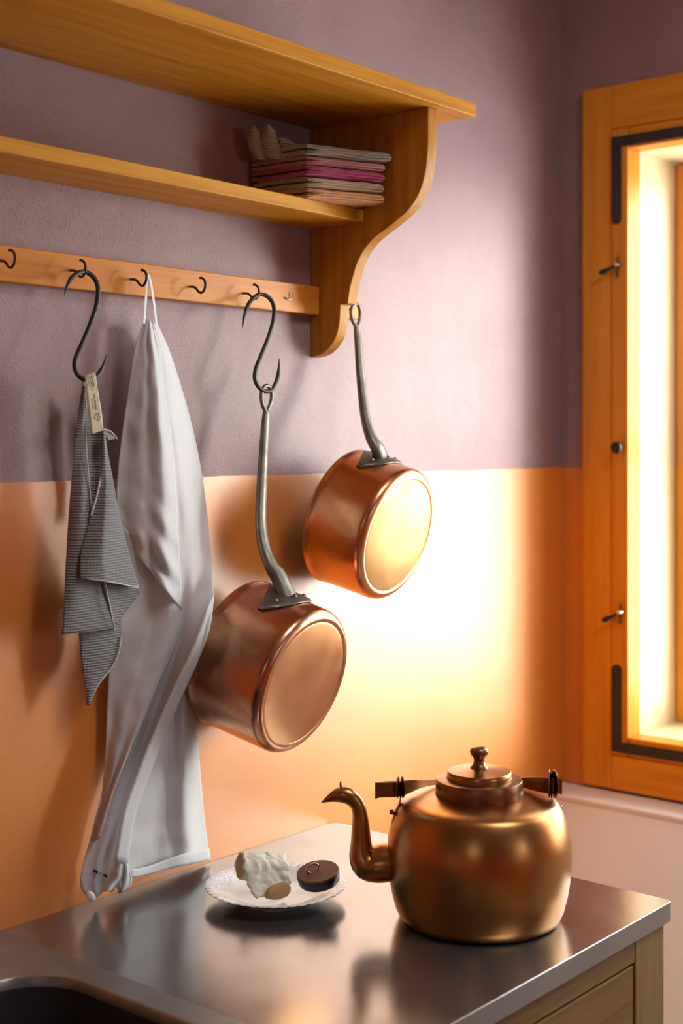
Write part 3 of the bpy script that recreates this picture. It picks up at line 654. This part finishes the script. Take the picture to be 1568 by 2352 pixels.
# printed cotton tape looped over the S hook
tape = cloth('label_tape', [([(195, 866), (197, 890), (201, 925), (205, 960), (209, 998)], [(219, 858), (223, 888), (229, 922), (234, 955), (237, 988)], lambda s, t, u, v: -.0655 - .012 * t, 16, 6),
                            ([(189, 874), (190, 885), (191, 896), (193, 906)], [(200, 868), (201, 880), (203, 890), (205, 898)], lambda s, t, u, v: -.052, 6, 4),
                            ([(195, 866), (197, 861), (200, 859), (205, 862)], [(219, 858), (217, 855), (214, 855), (212, 860)], lambda s, t, u, v: -.0655 + .013 * t, 6, 6)], M['tape'], knit, 0.0007)
def tape_pt(s, t, lift=.0009):
    """a place on the tape: s across (left to right), t down it"""
    l = Vector((195 + 14 * t, 866 + 132 * t)); r = Vector((219 + 18 * t, 858 + 130 * t)); q = l.lerp(r, s)
    return PY(q.x, q.y, -.0655 - .012 * t - lift)
def text_on_tape(txt, size_t, s0, t0, t1, bold=0):
    cu = bpy.data.curves.new('txt', 'FONT'); cu.body = txt; cu.size = 1.0; cu.offset = bold; cu.resolution_u = 2
    to = bpy.data.objects.new('txt', cu); COL.objects.link(to)
    bpy.context.view_layer.update(); dg = bpy.context.evaluated_depsgraph_get()
    me = bpy.data.meshes.new_from_object(to.evaluated_get(dg)); w = max(v.co.x for v in me.vertices)
    V = [tape_pt(s0 + v.co.y * size_t, t0 + (t1 - t0) * v.co.x / w) for v in me.vertices]; F = [tuple(p.vertices) for p in me.polygons]
    bpy.data.objects.remove(to); bpy.data.curves.remove(cu)
    o = mesh('printed_text', V, F, M['ink'], tape)
    m = o.modifiers.new('thickness', 'SOLIDIFY'); m.thickness = 0.0002
text_on_tape('SOXI', 0.46, 0.40, 0.02, 0.20, 0.01)
text_on_tape('100% ORGANIC', 0.20, 0.58, 0.33, 0.62, 0.02)
text_on_tape('COTTON', 0.20, 0.34, 0.40, 0.58, 0.02)
def tape_line(pts, r=.00028, name='printed_line', n=26):
    q = cr([tuple(tape_pt(s, t)) for s, t in pts], n); tube(name, q, r, M['ink'], tape, seg=5)
tape_line([(0.28, 0.0), (0.28, 0.12), (0.34, 0.20), (0.52, 0.255), (0.70, 0.20), (0.74, 0.12)])
tape_line([(0.50, 0.70), (0.62, 0.675), (0.80, 0.70), (0.84, 0.75), (0.72, 0.80), (0.62, 0.81)], .00032)
tape_line([(0.50, 0.765), (0.44, 0.755), (0.46, 0.715), (0.60, 0.705), (0.68, 0.735), (0.62, 0.77), (0.5, 0.765)], .0003)
for side, s in ((0, 0.05), (1, 0.95)):                    # stitched edge ticks
    V, F = [], []
    for k in range(34):
        t = .05 + .92 * k / 33; a, b = (s, s + .07) if side == 0 else (s - .07, s)
        i = len(V); V += [tape_pt(a, t), tape_pt(b, t), tape_pt(b, t + .008), tape_pt(a, t + .008)]; F.append((i, i + 1, i + 2, i + 3))
    o = mesh('edge_stitching', V, F, M['ink'], tape); o.modifiers.new('thickness', 'SOLIDIFY').thickness = 0.0002

# ================================================================ FOLDED CLOTHS ON THE LOWER BOARD
def folded_cloth(name, label, z0, z1, c0, e1, Ln, D, mat, seed, sag=0.0, wob=0.002, layers=2):
    """a knitted cloth folded over at its right end: two (or more) layers lying on each other, extruded to the back"""
    rnd = random.Random(seed); e1 = Vector(e1).normalized(); e2 = Vector((-0.08, 1, 0)).normalized(); h = z1 - z0
    n = 22; ny = 16; V, F, UV = [], [], []
    outl = []
    g = 0.0006
    for i in range(n): outl.append((Ln * i / (n - 1) * .94, 0.0))                       # bottom
    for k in range(1, 9): an = -math.pi / 2 + math.pi * k / 9; outl.append((Ln * .94 + h / 2 * math.cos(an), h / 2 + h / 2 * math.sin(an)))
    for i in range(n): outl.append((Ln * .94 * (1 - i / (n - 1)), h))                    # top
    outl.append((0.0005, h * .62)); outl.append((Ln * .22, h * .51)); outl.append((0.0005, h * .40))   # the open fold at the left end
    m = len(outl)
    for j in range(ny):
        f = (1 - math.cos(math.pi * j / (ny - 1))) / 2; dy = D * f; r = 0.0
        edge = min(1.0, min(f, 1 - f) * ny / 1.6); sq = 0.74 + 0.26 * math.sqrt(min(1, max(0, edge)))
        for (a, z) in outl:
            zz = z0 + h / 2 + (z - h / 2) * sq
            zz += wob * .5 * noise.noise(Vector((a * 22 + seed, dy * 20, seed * 3.1)))
            a2 = a + wob * noise.noise(Vector((dy * 40, seed * 7.7, z * 30)))
            yy = dy + wob * .8 * noise.noise(Vector((a * 30, seed * 1.7, z * 60)))
            p = Vector((c0[0], c0[1], 0)) + e1 * a2 + e2 * yy; V.append((p.x, p.y, zz)); UV.append((a2, zz * 1.0 + yy))
    for j in range(ny - 1):
        for i in range(m):
            a = j * m + i; b = j * m + (i + 1) % m; F.append((a, b, b + m, a + m))
    F.append(tuple(range(m - 1, -1, -1))); F.append(tuple((ny - 1) * m + i for i in range(m)))
    o = mesh(name, V, F, mat, None, False, UV); fix_normals(o); auto_smooth(o, 70)
    return props(o, label, 'cloth', 'folded knitted cloths')
E1 = Vector((0.118, -0.046, 0)); C0 = (1.494, -0.112)
zs = 1.8642
stack = [('kn_orange', 'apricot orange knitted cloth folded at the bottom of the shelf stack', .0162, .000, .128, .100),
         ('kn_beige', 'beige knitted cloth folded between the magenta and the apricot cloths', .0158, .000, .127, .101),
         ('kn_mag', 'magenta knitted cloth folded in the middle of the shelf stack', .0162, -.003, .132, .102),
         ('kn_rose', 'dusty rose knitted cloth folded under the oat grey one', .0130, -.002, .133, .102)]
for i, (mk, lb, h, dx, Ln, D) in enumerate(stack):
    folded_cloth('folded_cloth', lb, zs, zs + h, (C0[0] + dx, C0[1] - dx * .3), E1, Ln, D, M[mk], i + 3); zs += h + .0003
top = folded_cloth('folded_cloth', 'oat grey knitted cloth with standing corners on top of the folded stack', zs, zs + .0165, (C0[0] - .004, C0[1] - .003), E1, .142, .103, M['kn_grey'], 21, wob=.003)
def flap(pts_l, pts_r, ys):
    V, F, UV = sheet_vf(pts_l, pts_r, lambda s, t, u, v: ys[0] + (ys[1] - ys[0]) * s - .006 * math.sin(sp * s), 16, 10)
    o = mesh('corner_flap', V, F, M['kn_grey'], top, True, UV); m = o.modifiers.new('thickness', 'SOLIDIFY'); m.thickness = .003
flap([(574, 294), (571, 312), (571, 336), (582, 364)], [(585, 288), (598, 306), (604, 334), (612, 368)], (-.030, -.042))
flap([(604, 292), (600, 308), (599, 332), (606, 364)], [(617, 286), (632, 302), (640, 328), (656, 364)], (-.042, -.066))
flap([(634, 322), (637, 330), (640, 340), (644, 352)], [(648, 315), (668, 322), (684, 335), (692, 350)], (-.058, -.072))

# ================================================================ WORKTOP, SINK, CABINET
CE, CF, CB = 1.681, -0.594, -0.0026                        # end, front and back of the worktop
SXR = 1.037                                               # seam to the sink
def rrect(x0, y0, x1, y1, rads, n=8):
    """counter-clockwise rounded rectangle; radii for (x0,y0),(x1,y0),(x1,y1),(x0,y1)"""
    pts = []
    for (cx, cy, a0, r) in ((x0, y0, 180, rads[0]), (x1, y0, 270, rads[1]), (x1, y1, 0, rads[2]), (x0, y1, 90, rads[3])):
        sx = 1 if cx == x0 else -1; sy = 1 if cy == y0 else -1
        for k in range(n + 1):
            a = math.radians(a0 + 90 * k / n); pts.append((cx + sx * r + r * math.cos(a), cy + sy * r + r * math.sin(a)))
    return pts
wt = prism('worktop', rrect(SXR + .001, CF, CE, CB, (.001, .010, .022, .001)), 'z', COUNTER - .026, COUNTER, M['counter'])
bevel(wt, 0.004, 3); auto_smooth(wt, 50)
props(wt, 'dark steel worktop with a bright rounded edge under the copper kettle', 'worktop')
# sink slab with a sunk basin
sx0, sx1, sy0_, sy1_ = 0.30, SXR - .001, CF, CB
bas = rrect(0.36, -0.54, 1.000, -0.135, (.06, .06, .075, .06), 10)
nb = len(bas); V = []; F = []
def to_rect(p):
    cx, cy = (0.36 + 1.0) / 2, (-0.54 - 0.135) / 2; dx, dy = p[0] - cx, p[1] - cy; k = 1e9
    if dx > 0: k = min(k, (sx1 - cx) / dx)
    if dx < 0: k = min(k, (sx0 - cx) / dx)
    if dy > 0: k = min(k, (sy1_ - cy) / dy)
    if dy < 0: k = min(k, (sy0_ - cy) / dy)
    return (cx + dx * k, cy + dy * k)
outer = [to_rect(p) for p in bas]
for cxy in ((sx0, sy0_), (sx1, sy0_), (sx1, sy1_), (sx0, sy1_)):          # snap the nearest ray to each corner
    i = min(range(nb), key=lambda k: (outer[k][0] - cxy[0]) ** 2 + (outer[k][1] - cxy[1]) ** 2); outer[i] = cxy
ZR = COUNTER + .0015
ctr = (0.68, -0.337)
rings = [[(p[0], p[1], COUNTER - .030) for p in outer], [(p[0], p[1], ZR) for p in outer], [(p[0], p[1], ZR) for p in bas]]
for (sc, dz) in ((.994, -.0012), (.988, -.005), (.985, -.012)):
    rings.append([(ctr[0] + (p[0] - ctr[0]) * sc, ctr[1] + (p[1] - ctr[1]) * sc, ZR + dz) for p in bas])
for r_ in rings: V += r_
for k in range(len(rings) - 1):
    for i in range(nb): F.append((k * nb + i, k * nb + (i + 1) % nb, (k + 1) * nb + (i + 1) % nb, (k + 1) * nb + i))
sink = empty('sink', (0.67, -0.3, COUNTER - .19), 'dull grey steel sink with a dark rounded basin set into the worktop', 'sink')
auto_smooth(fix_normals(mesh('rim', V, F, M['sink'], sink)), 30)
V = []; F = []; rings = []
for (sc, dz) in ((.985, -.012), (.975, -.06), (.965, -.14), (.94, -.165), (.88, -.175)):
    rings.append([(ctr[0] + (p[0] - ctr[0]) * sc, ctr[1] + (p[1] - ctr[1]) * sc, ZR + dz) for p in bas])
for r_ in rings: V += r_
for k in range(len(rings) - 1):
    for i in range(nb): F.append((k * nb + i, k * nb + (i + 1) % nb, (k + 1) * nb + (i + 1) % nb, (k + 1) * nb + i))
F.append(tuple((len(rings) - 1) * nb + i for i in range(nb)))
auto_smooth(mesh('basin', V, F, M['basin'], sink), 40)
# base cabinet
cab = empty('base_cabinet', (1.35, -0.3, 0.0), 'brown oak base cabinet with drawer under the steel worktop', 'cabinet')
CX1, CYF = 1.667, -0.588; ZT = COUNTER - .0265
boxes('carcass', [((1.064, -0.565, .08), (1.082, -.004, ZT)), ((CX1 - .02, -0.565, 0), (CX1 - .001, -.004, ZT)), ((1.082, -.02, .08), (CX1 - .02, -.004, ZT)), ((1.082, -.56, .08), (CX1 - .02, -.02, .10))], M['cab_z'], cab)
bevel(box('stile', (1.589, CYF, 0.0), (CX1, -0.565, ZT), M['cab_z'], cab), .0015)
bevel(box('stile', (1.064, CYF, 0.0), (1.115, -0.565, ZT), M['cab_z'], cab), .0015)
bevel(box('top_rail', (1.115, CYF + .001, .843), (1.5885, -0.565, ZT), M['cab_x'], cab), .001)
bevel(box('drawer_front', (1.118, CYF + .0015, .700), (1.5855, -0.57, .8395), M['cab_x'], cab), .002)
bevel(box('door', (1.118, CYF + .0015, .095), (1.5855, -0.57, .696), M['cab_z'], cab), .002)
box('plinth', (1.115, CYF + .02, 0.0), (1.5885, -0.56, .09), M['cab_x'], cab)
for n_, z in (('drawer_knob', .77), ('door_knob', .64)):
    lathe(n_, [(0, .026), (.010, .025), (.013, .019), (.008, .010), (.007, 0)], frame_matrix((1.34 if n_ == 'drawer_knob' else 1.15, CYF + .0015, z), (0, -1, 0), UP), M['iron'], cab, 20)
cab2 = empty('base_cabinet', (0.67, -0.3, 0.0), 'brown oak base cabinet carrying the grey sink', 'cabinet')
boxes('carcass', [((.31, -0.57, 0), (.33, -.004, COUNTER - .031)), ((1.042, -0.57, 0), (1.060, -.004, COUNTER - .031)), ((.33, -.02, 0), (1.042, -.004, COUNTER - .031))], M['cab_z'], cab2)
for a, b in ((.33, .684), (.688, 1.042)): bevel(box('door', (a, CYF, .09), (b, -0.57, COUNTER - .032), M['cab_z'], cab2), .002)

# ================================================================ COPPER KETTLE
KT = 1.76; KU = 1100.0; kc = PT(KU, 1015, KT); K = Vector((kc.x, kc.y, COUNTER))
ker, ked = RV, DV
KM = Matrix(((ker.x, ked.x, 0, K.x), (ker.y, ked.y, 0, K.y), (0, 0, 1, K.z), (0, 0, 0, 1)))
kettle = empty('copper_kettle', K, 'tarnished copper kettle with swan-neck spout standing on the steel worktop', 'kettle')
kp = [(0, .0012), (.090, .0012), (.098, .001), (.1025, .004), (.108, .016), (.1125, .034), (.1155, .052), (.1175, .072), (.1180, .088), (.1165, .104), (.1130, .120), (.1080, .134), (.1040, .1425), (.1005, .1475), (.0965, .1500), (.084, .1525), (.068, .1550), (.052, .1575), (.052, .1540), (.08, .149)]
lathe('body', [(r, z) for r, z in kp], KM, M['bronze'], kettle, 96, 50)
lathe('neck_ring', [(.0535, .1560), (.0555, .1565), (.0560, .1580), (.0555, .1755), (.0545, .1775), (.052, .1782), (.042, .1787), (.042, .174), (.0535, .170)], KM, M['bronze_dark'], kettle, 72, 35)
lid = lathe('lid', [(.0415, .174), (.0415, .1825), (.0410, .1870), (.0400, .1882), (.020, .1905), (.009, .1920), (0, .1925)], KM, M['bronze'], kettle, 64, 35)
lathe('lid_knob', [(.0115, .1905), (.0115, .1925), (.0085, .1955), (.0068, .2000), (.0075, .2045), (.0108, .2090), (.0122, .2125), (.0112, .2160), (.0075, .2185), (0, .2192)], KM, M['bronze_dark'], lid, 24, 60)
px = KT / FPX
sppts = [(925, 1979, 40), (890, 1981, 43), (862, 1984, 42), (842, 1982, 37), (831, 1964, 30), (829, 1936, 24), (828, 1900, 20.5), (826, 1868, 17), (819, 1846, 17), (804, 1830, 19), (786, 1825, 19), (768, 1829, 13.5), (752, 1836, 7), (738, 1843, 1)]
spath = cr([tuple(PT(u, v, KT)) for u, v, r in sppts], 80); srad = [q.x * px for q in cr([(r, 0, 0) for u, v, r in sppts], 80)]
spout = tube('spout', spath, [max(r, .0005) for r in srad], M['bronze'], kettle, seg=24)
tube('spout_peg', [tuple(PT(783, 1812, KT)), tuple(PT(782, 1802, KT)), tuple(PT(782, 1795, KT))], [.0022, .0015, .0011], M['bronze_dark'], spout, seg=8)
# ears: two thin cheek plates each side, riveted foot
def disc_ear(uc, vc, du, parent, name, er=0.015):
    V, F = [], []
    for s in (-1, 1):
        o = PT(uc + s * du, vc, KT)
        Mx = frame_matrix(o, ker * 1.0 + ked * 0.22 * s, UP)
        v, f = lathe_vf([(0, -.0008), (er, -.0008), (er + .0005, 0), (er, .0008), (0, .0008)], Mx @ Matrix.Diagonal((1.0, 0.75, 1, 1)), 24, len(V)); V += v; F += f
    return auto_smooth(fix_normals(mesh(name, V, F, M['bronze_dark'], parent)), 40)
for (uc, vc, foot) in ((919, 1808, [(920, 1826), (917, 1845), (908, 1865), (901, 1890), (899, 1905)]), (1267, 1800, [(1265, 1822), (1268, 1838), (1276, 1850), (1287, 1868), (1296, 1884)])):
    e = disc_ear(uc, vc, 5.5, kettle, 'handle_ear', .0135 if uc < 1100 else .0175)
    P = cr([tuple(PT(u, v, KT - .002)) for u, v in foot], 16)
    v, f = tube_vf(P, [.0055, .005, .005, .0055, .006, .0065, .007, .0075, .008, .0082, .0082, .008, .0075, .007, .005, .003], 10, flat=0.18, flat_dir=ker)
    st = auto_smooth(fix_normals(mesh('ear_strap', v, f, M['bronze_dark'], e)), 50)
    sgn = -1 if uc < 1100 else 1
    c = PT(foot[2][0] + sgn * 9, foot[2][1] + (0 if sgn < 0 else 4), KT - .002)
    lathe('rivet', [(0, .003), (.0022, .0026), (.0034, .0008), (.0034, -.003)], frame_matrix(c, ker * sgn, UP), M['bronze_dark'], e, 12, 60)
# strap handle folded down to the back
hb = [(-.1335, .000, .1632, .0098), (-.119, .000, .1636, .0095), (-.103, .002, .1640, .0095), (-.090, .014, .1640, .0085), (-.076, .030, .1630, .0055), (-.060, .050, .1600, .0036), (-.035, .071, .1585, .0034), (0, .080, .1580, .0034),
      (.035, .071, .1600, .0034), (.057, .045, .1625, .0055), (.072, .024, .1655, .0085), (.085, .008, .1675, .0100), (.0945, .000, .1685, .0100), (.106, -.002, .1685, .0092)]
hp = cr([tuple(p[:3]) for p in hb], 70); hh = [q.x for q in cr([(p[3], 0, 0) for p in hb], 70)]
V, F = [], []
for i, (p, h_) in enumerate(zip(hp, hh)):
    t = (hp[min(i + 1, 69)] - hp[max(i - 1, 0)]); t.z = 0; t.normalize(); nr = Vector((-t.y, t.x, 0)) * .0009
    for q in (p + nr - UP * h_, p - nr - UP * h_, p - nr + UP * h_, p + nr + UP * h_): V.append(KM @ q)
for i in range(69):
    for k in range(4): F.append((i * 4 + k, i * 4 + (k + 1) % 4, i * 4 + 4 + (k + 1) % 4, i * 4 + 4 + k))
F += [(0, 1, 2, 3), (279, 278, 277, 276)]
bail = auto_smooth(fix_normals(mesh('strap_handle', V, F, M['bronze_dark'], kettle)), 40)
for sgn, x0, x1, z in ((-1, -.1335, -.106, .1632), (1, .096, .106, .1685)):      # ends turned back on themselves
    pts = [Vector((x0, .0012, z)), Vector(((x0 * .6 + x1 * .4), .012, z)), Vector((x1, .014, z))] if sgn < 0 else [Vector((x1, -.001, z)), Vector((x0 * .4 + x1 * .6, .010, z)), Vector((x0, .012, z))]
    V, F = [], []
    P = cr([tuple(p) for p in pts], 8)
    for p in P:
        for q in (p - UP * .0118, p + Vector((0, .0012, -.0118)), p + Vector((0, .0012, .008)), p + UP * .008): V.append(KM @ q)
    for i in range(7):
        for k in range(4): F.append((i * 4 + k, i * 4 + (k + 1) % 4, i * 4 + 4 + (k + 1) % 4, i * 4 + 4 + k))
    F += [(0, 1, 2, 3), (31, 30, 29, 28)]
    fix_normals(mesh('strap_end', V, F, M['copper_old'], bail))

# ================================================================ PLATE, FELT CLOTH, STOPPER
pc = PZ(632, 2033, COUNTER + .0185); PC = Vector((pc.x, pc.y, COUNTER))
PM = Matrix.Translation(PC)
def scal(a, r, z): return 1 + (0.022 * (abs(math.cos(a * 22)) ** .7 - .5) * max(0, (r - .078) / .0145)) if r > .078 else 1
pp = [(0, .003), (.046, .003), (.048, .0004), (.0505, .0004), (.0525, .0035), (.066, .0095), (.080, .0150), (.0925, .0192), (.0935, .0200), (.0925, .0207), (.080, .0172), (.066, .0122), (.056, .0083), (.050, .0068), (0, .0062)]
plate = lathe('plate', pp, PM, M['porcelain'], None, 176, 50, scal)
props(plate, 'small white plate with scalloped rim and faint blue pattern on the worktop', 'plate')
felt = empty('felt_cloth', (PC + Vector((0, 0, .0065))), 'cream fuzzy cloth rolled up with tan inside on the plate', 'cloth')
def rough_it(V, amp, sc): return [Vector(v) + Vector((nz3(v[0] * sc, v[1] * sc, v[2] * sc), nz3(v[0] * sc + 9, v[1] * sc, v[2] * sc), nz3(v[0] * sc, v[1] * sc + 9, v[2] * sc))) * amp for v in V]
tp = 1.822
ra, rb_ = PT(552, 1990, tp + .008), PT(648, 1991, tp + .034)
path = [ra.lerp(rb_, k / 14) for k in range(15)]
V, F = tube_vf(path, [.0172, .0185, .019, .019, .0188, .0186, .0187, .0189, .019, .0188, .0187, .0188, .0186, .0178, .015], 24, flat=1.0)
fa = auto_smooth(fix_normals(mesh('roll', rough_it(V, .0034, 100), F, M['felt'], felt)), 80)
ax = (rb_ - ra).normalized()
lathe('inner_end', [(0, .0016), (.010, .0014), (.0158, .0006), (.0168, -.002)], frame_matrix(ra, -ax, UP), M['felt_in'], felt, 24, 60)
def felt_sheet(name, L, R, T, mat, nr=24, nc=24, th=.004):
    Ls = cr(L, nr); Rs = cr(R, nr); V, F = [], []
    for i in range(nr):
        for j in range(nc):
            s = j / (nc - 1); q = Ls[i].lerp(Rs[i], s); V.append(PT(q.x, q.y, q.z))
    for i in range(nr - 1):
        for j in range(nc - 1): a = i * nc + j; F.append((a, a + nc, a + nc + 1, a + 1))
    o = mesh(name, rough_it(V, .0030, 110), F, mat, felt, True); m = o.modifiers.new('thickness', 'SOLIDIFY'); m.thickness = th; m.offset = 0
    return o
felt_sheet('draped_end', [(558, 1961, tp + .006), (560, 1985, tp - .014), (566, 2015, tp - .020), (576, 2045, tp - .030), (590, 2062, tp - .036)],
           [(652, 1962, tp + .032), (658, 1985, tp + .014), (664, 2008, tp + .006), (668, 2026, tp - .004), (664, 2040, tp - .014)], 0, M['felt'])
q0, q1 = PT(612, 2056, tp - .034), PT(658, 2040, tp - .006)
V, F = tube_vf([q0.lerp(q1, k / 8) for k in range(9)], [.004, .0065, .0085, .0095, .0100, .0102, .0102, .0098, .008], 16)
auto_smooth(fix_normals(mesh('curled_edge', rough_it(V, .001, 160), F, M['felt_in'], felt)), 80)
# drain stopper leaning on the rim
so = PT(731, 2012, 1.806)
sax = (UP * 1.0 - ked * 0.22 - ker * 0.13 ).normalized()
SM = frame_matrix(so, sax, ker)
stp = empty('drain_stopper', so - UP * .012, 'brown drain stopper with black rim and wire ring leaning on the plate', 'stopper')
lathe('rubber_rim', [(0, -.0085), (.0255, -.0085), (.0272, -.006), (.0284, .003), (.0282, .0045), (0, .0045)], SM, M['rubber'], stp, 48, 40)
lathe('wooden_top', [(.0280, .0045), (.0282, .0062), (.0276, .0072), (.010, .0074), (0, .0074)], SM, M['stopper'], stp, 48, 40)
rp = [SM @ Vector((-.006 + .0075 * math.cos(a) * 1.0, .000 + .004 * math.cos(a), .0120 + .0062 * math.sin(a))) for a in [2 * math.pi * k / 24 for k in range(24)]]
v, f = tube_vf(rp, [.0013] * 24, 8, closed=True)
auto_smooth(fix_normals(mesh('wire_ring', v, f, M['steel'], stp)), 60)
